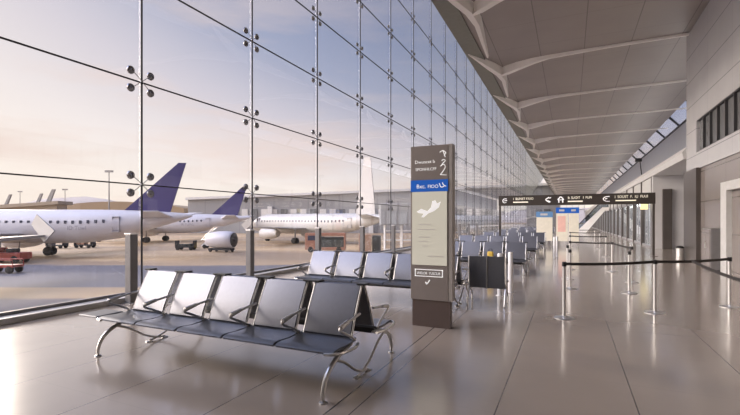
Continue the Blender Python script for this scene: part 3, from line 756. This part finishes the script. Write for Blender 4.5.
t = thing('cargo_container', 'dark cargo container beside the tan container', 'container', (q.x, q.y, APRON), TH)
b = BM(); box(b, -.6, .6, -.9, .9, .15, 2.4, .05); obj('shell', b, 'darkbox', t)
b = BM(); box(b, -.65, .65, -.95, .95, 0, .15); obj('pallet', b, 'rod', t)
def cart(label, px, t_, n, col):
    q = at(px, 250, t_); t = thing('baggage_cart', label, 'baggage cart', (q.x, q.y, APRON), TH, 'baggage carts on the apron')
    b = BM(); box(b, -1.4, 1.4, -.7, .7, .38, .55, .03); obj('deck', b, 'rod', t)
    for sx in (-1.35, 1.35):
        b = BM(); box(b, sx-.04, sx+.04, -.7, .7, .55, 1.45); obj('end_rail', b, 'rod', t)
    for k in range(n):
        b = BM(); h = .35+.2*random.random(); box(b, -1.2+.75*k, -.55+.75*k, -.5, .5, .55, .55+h, .06); obj('load', b, col, t)
    b = BM(); tube(b, [(1.4, 0, .42), (2.2, 0, .3)], .04, 6, False); obj('tow_bar', b, 'black', t)
    wheels(t, (-1.0, 1.0), .6, .3)
cart('grey flat baggage cart under the near aircraft, nearer the red tractor', 57, 70, 1, 'bollard')
cart('grey flat baggage cart under the near aircraft, nearer its tail', 85, 71, 2, 'tan')
cart('baggage cart with dark bags below the second aircraft', 186, 66, 3, 'darkbox')
def tractor(label, loc, rz, boxy):
    t = thing('baggage_tractor', label, 'baggage tractor', loc, rz, 'red vehicles on the apron')
    b = BM(); box(b, -2.2, 2.0, -.8, .8, .42, 1.15, .08); obj('body', b, 'red', t)
    b = BM(); box(b, .2, .9, -.55, .55, 1.15, 1.55, .06); obj('seat', b, 'black', t)
    b = BM(); tube(b, [(-.5, .0, 1.1), (-.2, 0, 1.75)], .04, 8, False); obj('steering_column', b, 'black', t)
    if boxy: b = BM(); box(b, -2.1, -.6, -.75, .75, 1.15, 1.65, .1); obj('bonnet', b, 'red', t)
    b = BM(); tube(b, [(1.6, -.6, 1.1), (1.75, -.6, 2.3)], .04, 6, False); obj('beacon_pole', b, 'rod', t)
    wheels(t, (-1.4, 1.3), .7, .45)
q = at(8, 260, 46); tractor('dark red baggage tractor with bonnet, further from the glass', (q.x, q.y, APRON), TH, True)
q = at(4, 270, 37.5)
t = thing('tow_trolley', 'pinkish red flat trolley parked nearer the glass than the tractor', 'trolley', (q.x, q.y, APRON), TH)
b = BM(); box(b, -1.4, 1.3, -.6, .6, .5, .72, .04); obj('deck', b, 'red', t)
b = BM(); tube(b, [(-1.3, -.6, 1.15), (1.2, -.6, 1.15), (1.25, -.6, .6)], .04, 8, False); tube(b, [(-1.3, .6, 1.15), (1.2, .6, 1.15), (1.25, .6, .6)], .04, 8, False); obj('side_rail', b, 'red', t)
wheels(t, (-.9, .9), .5, .33)
q = at(212, 244, 70)
t = thing('boarding_stairs', 'white mobile boarding stairs left of the jet engine', 'stairs', (q.x, q.y, APRON), TH)
b = BM(); prism(b, [(-1.6, .4), (1.4, .4), (1.4, 2.6), (.6, 2.6)], 'Y', -.6, .6); obj('stair_flight', b, 'white', t)
for s in (-.6, .6):
    b = BM(); tube(b, [(-1.6, s, 1.3), (.6, s, 3.5), (1.4, s, 3.5)], .04, 6, False); obj('handrail', b, 'steel', t)
wheels(t, (-1.0, 1.0), .6, .32)
# boarding bridge
q = at(398, 240, 52)
t = thing('boarding_bridge', 'grey boarding bridge on lattice legs left of the totem sign', 'boarding bridge', (q.x, q.y, APRON), TH)
b = BM(); box(b, -2.2, 6, -1.4, 1.4, 4.0, 6.6, .1); obj('tunnel', b, 'bldg', t)
for x in (-1.6, .4, 2.6):
    for y in (-1.1, 1.1):
        b = BM(); tube(b, [(x, y, 0), (x, y, 4.0)], .10, 8, False); obj('leg', b, 'white', t)
b = BM()
for z in (1.0, 2.2, 3.3): box(b, -1.6, 2.6, -1.15, -1.05, z-.05, z+.05); box(b, -1.6, 2.6, 1.05, 1.15, z-.05, z+.05)
obj('cross_braces', b, 'white', t)

# ------------------------------------------------------------------ far buildings, mast lights, hills
def yawbox(name, px0, px1, t_, z1, depth, m, parent=None):
    a, c = at(px0, 220, t_), at(px1, 220, t_); L = (c-a).length
    b = BM(); box(b, 0, L, 0, depth, 0, z1-APRON)
    o = obj(name, b, m, parent)
    return a, L, o
a, L, _ = at(188, 220, 150), (at(560, 220, 150)-at(188, 220, 150)).length, None
t = thing('terminal_building', 'long grey terminal building with pale window bays behind the aircraft', 'building', (a.x, a.y, APRON), TH+.0)
h0, h1 = EYE+20*150/430-APRON, EYE+35*150/430-APRON
b = BM(); hexa(b, [(0, 0, 0), (0, 40, 0), (0, 40, h0), (0, 0, h0)], [(L, 0, 0), (L, 40, 0), (L, 40, h1), (L, 0, h1)]); obj('wall', b, 'bldg', t)
b = BM(); hexa(b, [(-.5, -1, h0), (-.5, 41, h0), (-.5, 41, h0+.8), (-.5, -1, h0+.8)], [(L, -1, h1), (L, 41, h1), (L, 41, h1+.8), (L, -1, h1+.8)]); obj('roof', b, 'white', t)
for k in range(34):
    b = BM(); x = 12+3.4*k; box(b, x, x+2.1, -.3, .1, 4.2, 8.4); obj('window_bay', b, 'bldg_lit' if k % 3 else 'dark_glass', t)
for x in (28, 63):
    b = BM(); box(b, x, x+1.6, -1.2, 0, 0, 9.3); obj('pier', b, 'white', t)
a = at(-40, 220, 120); L = (at(57, 220, 120)-a).length
t = thing('low_building', 'low tan airport building with three slanted roof fins', 'building', (a.x, a.y, APRON), TH)
b = BM(); hexa(b, [(0, 0, 0), (0, 4, 0), (0, 4, 7.0), (0, 0, 7.0)], [(L, 0, 0), (L, 4, 0), (L, 4, 9.0), (L, 0, 9.0)]); obj('wall', b, 'bldg_roof', t)
b = BM(); hexa(b, [(-.5, -1, 7.0), (-.5, 5, 7.0), (-.5, 5, 8.0), (-.5, -1, 8.0)], [(L+1, -1, 9.0), (L+1, 5, 9.0), (L+1, 5, 9.9), (L+1, -1, 9.9)]); obj('roof', b, 'bldg_roof', t)
for px, h, w in ((2, 3.0, .8), (34, 2.6, .8), (44, 3.6, 1.2)):
    x = (px+40)*120/430; z = 7.9+2.0*x/L
    b = BM(); hexa(b, [(x, .5, z-.2), (x, 1.0, z-.2), (x+w, 1.0, z-.2), (x+w, .5, z-.2)], [(x+h*.5, .5, z+h), (x+h*.5, 1.0, z+h), (x+h*.5+w*.7, 1.0, z+h), (x+h*.5+w*.7, .5, z+h)]); obj('roof_fin', b, 'plane_grey', t)
a = at(50, 220, 160); L = (at(184, 220, 160)-a).length
t = thing('hangar', 'brown low hangar with gently arched roof behind the near aircraft', 'hangar', (a.x, a.y, APRON), TH)
pts = [(0, 0), (L, 0), (L, 9.0)]+[(L*(1-k/14), 9.0+2.5*math.sin(PI*(k/14)*.97+.0)**.8) for k in range(1, 14)]+[(0, 8.3)]
b = BM(); prism(b, pts, 'Y', 0, 30); obj('shell', b, 'hangar', t)
for px, t_, h in ((109, 130, 172), (65, 190, 190), (20, 240, 192)):
    q = at(px, 220, t_); z = EYE+(220-h)*t_/430-APRON
    t = thing('light_mast', 'tall thin floodlight mast standing behind the %s' % {109: 'tail of near aircraft', 65: 'brown hangar end', 20: 'low tan building'}[px], 'light mast', (q.x, q.y, APRON), TH, 'floodlight masts')
    b = BM(); tube(b, [(0, 0, 0), (0, 0, z)], lambda u: .28-.14*u, 8, False); obj('pole', b, 'plane_grey', t, True)
    b = BM(); box(b, -1.2, 1.2, -.2, .2, z-.1, z+.5); obj('lamp_head', b, 'plane_grey', t)
b = BM(); pts = []; N = 60
for k in range(N+1):
    px = -420+k*23
    hh = 10+13*math.exp(-((px-62)/55)**2)+6*math.exp(-((px-190)/70)**2)+7*math.exp(-((px+200)/120)**2)+2*math.sin(k*.9)+1.2*math.sin(k*2.3)
    pts.append((px, hh))
T = 700; front = []
for px, hh in pts:
    q = at(px, 220, T); back = at(px, 220, T*1.25)
    z = EYE+hh*T/430
    front.append((b.verts.new((q.x, q.y, APRON)), b.verts.new((q.x*1.06, q.y*1.06, APRON+(z-APRON)*.7)), b.verts.new((q.x*1.12, q.y*1.12, EYE+(z-EYE)*1.12)), b.verts.new((back.x*1.1, back.y*1.1, APRON))))
for a, c in zip(front, front[1:]):
    for j in range(3): b.faces.new((a[j], c[j], c[j+1], a[j+1]))
struct('hills', b, 'hill', 'hazy pale hills on the horizon beyond the apron', 'hills', smooth=True)

# ------------------------------------------------------------------ sky, sun, camera
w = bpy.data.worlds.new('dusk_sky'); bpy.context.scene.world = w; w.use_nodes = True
n = w.node_tree; bg = n.nodes['Background']
tc = n.nodes.new('ShaderNodeTexCoord'); sp = n.nodes.new('ShaderNodeSeparateXYZ'); n.links.new(tc.outputs['Generated'], sp.inputs[0])
ramp = n.nodes.new('ShaderNodeValToRGB'); e = ramp.color_ramp.elements
# warm pale at the horizon towards the open apron, cooling to blue overhead and down the hall
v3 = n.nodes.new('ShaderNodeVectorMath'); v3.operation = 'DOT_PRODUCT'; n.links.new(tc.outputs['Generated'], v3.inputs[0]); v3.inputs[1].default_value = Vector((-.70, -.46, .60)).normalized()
glow = math_n(n, 'POWER', math_n(n, 'MAXIMUM', math_n(n, 'DIVIDE', math_n(n, 'SUBTRACT', v3.outputs['Value'], .70), .30), 0.0), 1.3)  # bright patch of unseen sky, added to light the hall and bench backs
az = math_n(n, 'MULTIPLY', math_n(n, 'ADD', math_n(n, 'MULTIPLY', sp.outputs['X'], .45), math_n(n, 'MULTIPLY', sp.outputs['Y'], .30)), 1.0)
hgt = math_n(n, 'ADD', math_n(n, 'MULTIPLY', sp.outputs['Z'], 1.0), math_n(n, 'MULTIPLY', math_n(n, 'ADD', az, .1), math_n(n, 'MINIMUM', math_n(n, 'MULTIPLY', sp.outputs['Z'], 2.4), 1.0)))
e[0].position = 0; e[0].color = (1.12, .95, .80, 1); e[1].position = 1; e[1].color = (.20, .25, .44, 1)
for p, c in ((.06, (1.10, .96, .84)), (.14, (1.02, .91, .86)), (.25, (.80, .73, .77)), (.42, (.43, .46, .61)), (.65, (.23, .29, .48))):
    x = e.new(p); x.color = (*c, 1)
n.links.new(hgt, ramp.inputs['Fac'])
mp = n.nodes.new('ShaderNodeMapping'); n.links.new(tc.outputs['Generated'], mp.inputs[0]); mp.inputs['Scale'].default_value = (1.3, 1.3, 7.0); mp.inputs['Location'].default_value = (.4, .9, .35)
no = n.nodes.new('ShaderNodeTexNoise'); no.inputs['Scale'].default_value = 1.7; no.inputs['Detail'].default_value = 7; no.inputs['Roughness'].default_value = .55
n.links.new(mp.outputs[0], no.inputs['Vector'])
cr = n.nodes.new('ShaderNodeValToRGB'); cr.color_ramp.elements[0].position = .48; cr.color_ramp.elements[0].color = (0, 0, 0, 1); cr.color_ramp.elements[1].position = .66; cr.color_ramp.elements[1].color = (.85, .85, .85, 1)
n.links.new(no.outputs['Fac'], cr.inputs[0])
mx = n.nodes.new('ShaderNodeMixRGB'); n.links.new(math_n(n, 'MULTIPLY', cr.outputs[0], math_n(n, 'SUBTRACT', 1.0, math_n(n, 'MULTIPLY', hgt, 1.25), True), True), mx.inputs[0]); n.links.new(ramp.outputs[0], mx.inputs[1]); mx.inputs[2].default_value = (.98, .76, .66, 1)
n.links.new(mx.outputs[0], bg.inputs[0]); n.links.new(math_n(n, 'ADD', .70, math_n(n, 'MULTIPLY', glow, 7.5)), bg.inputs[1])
s = bpy.data.lights.new('sun', 'SUN'); s.energy = .9; s.angle = R(6); s.color = (1, .84, .68)
so = bpy.data.objects.new('sun', s); C.objects.link(so)
so.rotation_euler = Vector((.85, -.32, -.27)).to_track_quat('-Z', 'Y').to_euler()

# added fill lights, hidden on top of the shop canopy, brightening the ceiling
for i in range(7):
    l = bpy.data.lights.new('ceiling_fill', 'AREA'); l.shape = 'RECTANGLE'; l.size = .5; l.size_y = 16; l.energy = 60; l.color = (1, .96, .92)
    lo = bpy.data.objects.new('ceiling_fill', l); C.objects.link(lo); lo.location = (6.2, WE+9+18*i, 5.0); lo.rotation_euler = (PI, R(18), 0)
cam = bpy.data.cameras.new('camera'); co = bpy.data.objects.new('camera', cam); C.objects.link(co)
co.location = (0, 0, EYE); co.rotation_euler = (PI/2, 0, TH)
cam.sensor_width = 36; cam.lens = 430/740*36; cam.shift_y = 12.5/740; cam.clip_end = 3000; cam.clip_start = .05
sc_ = bpy.context.scene; sc_.camera = co
vs = sc_.view_settings; vs.view_transform = 'Standard'; vs.look = 'None'; vs.gamma = 1; vs.use_curve_mapping = False; vs.exposure = .55
sc_.cycles.use_denoising = True
sc_.cycles.max_bounces = 10; sc_.cycles.transparent_max_bounces = 24; sc_.cycles.diffuse_bounces = 5
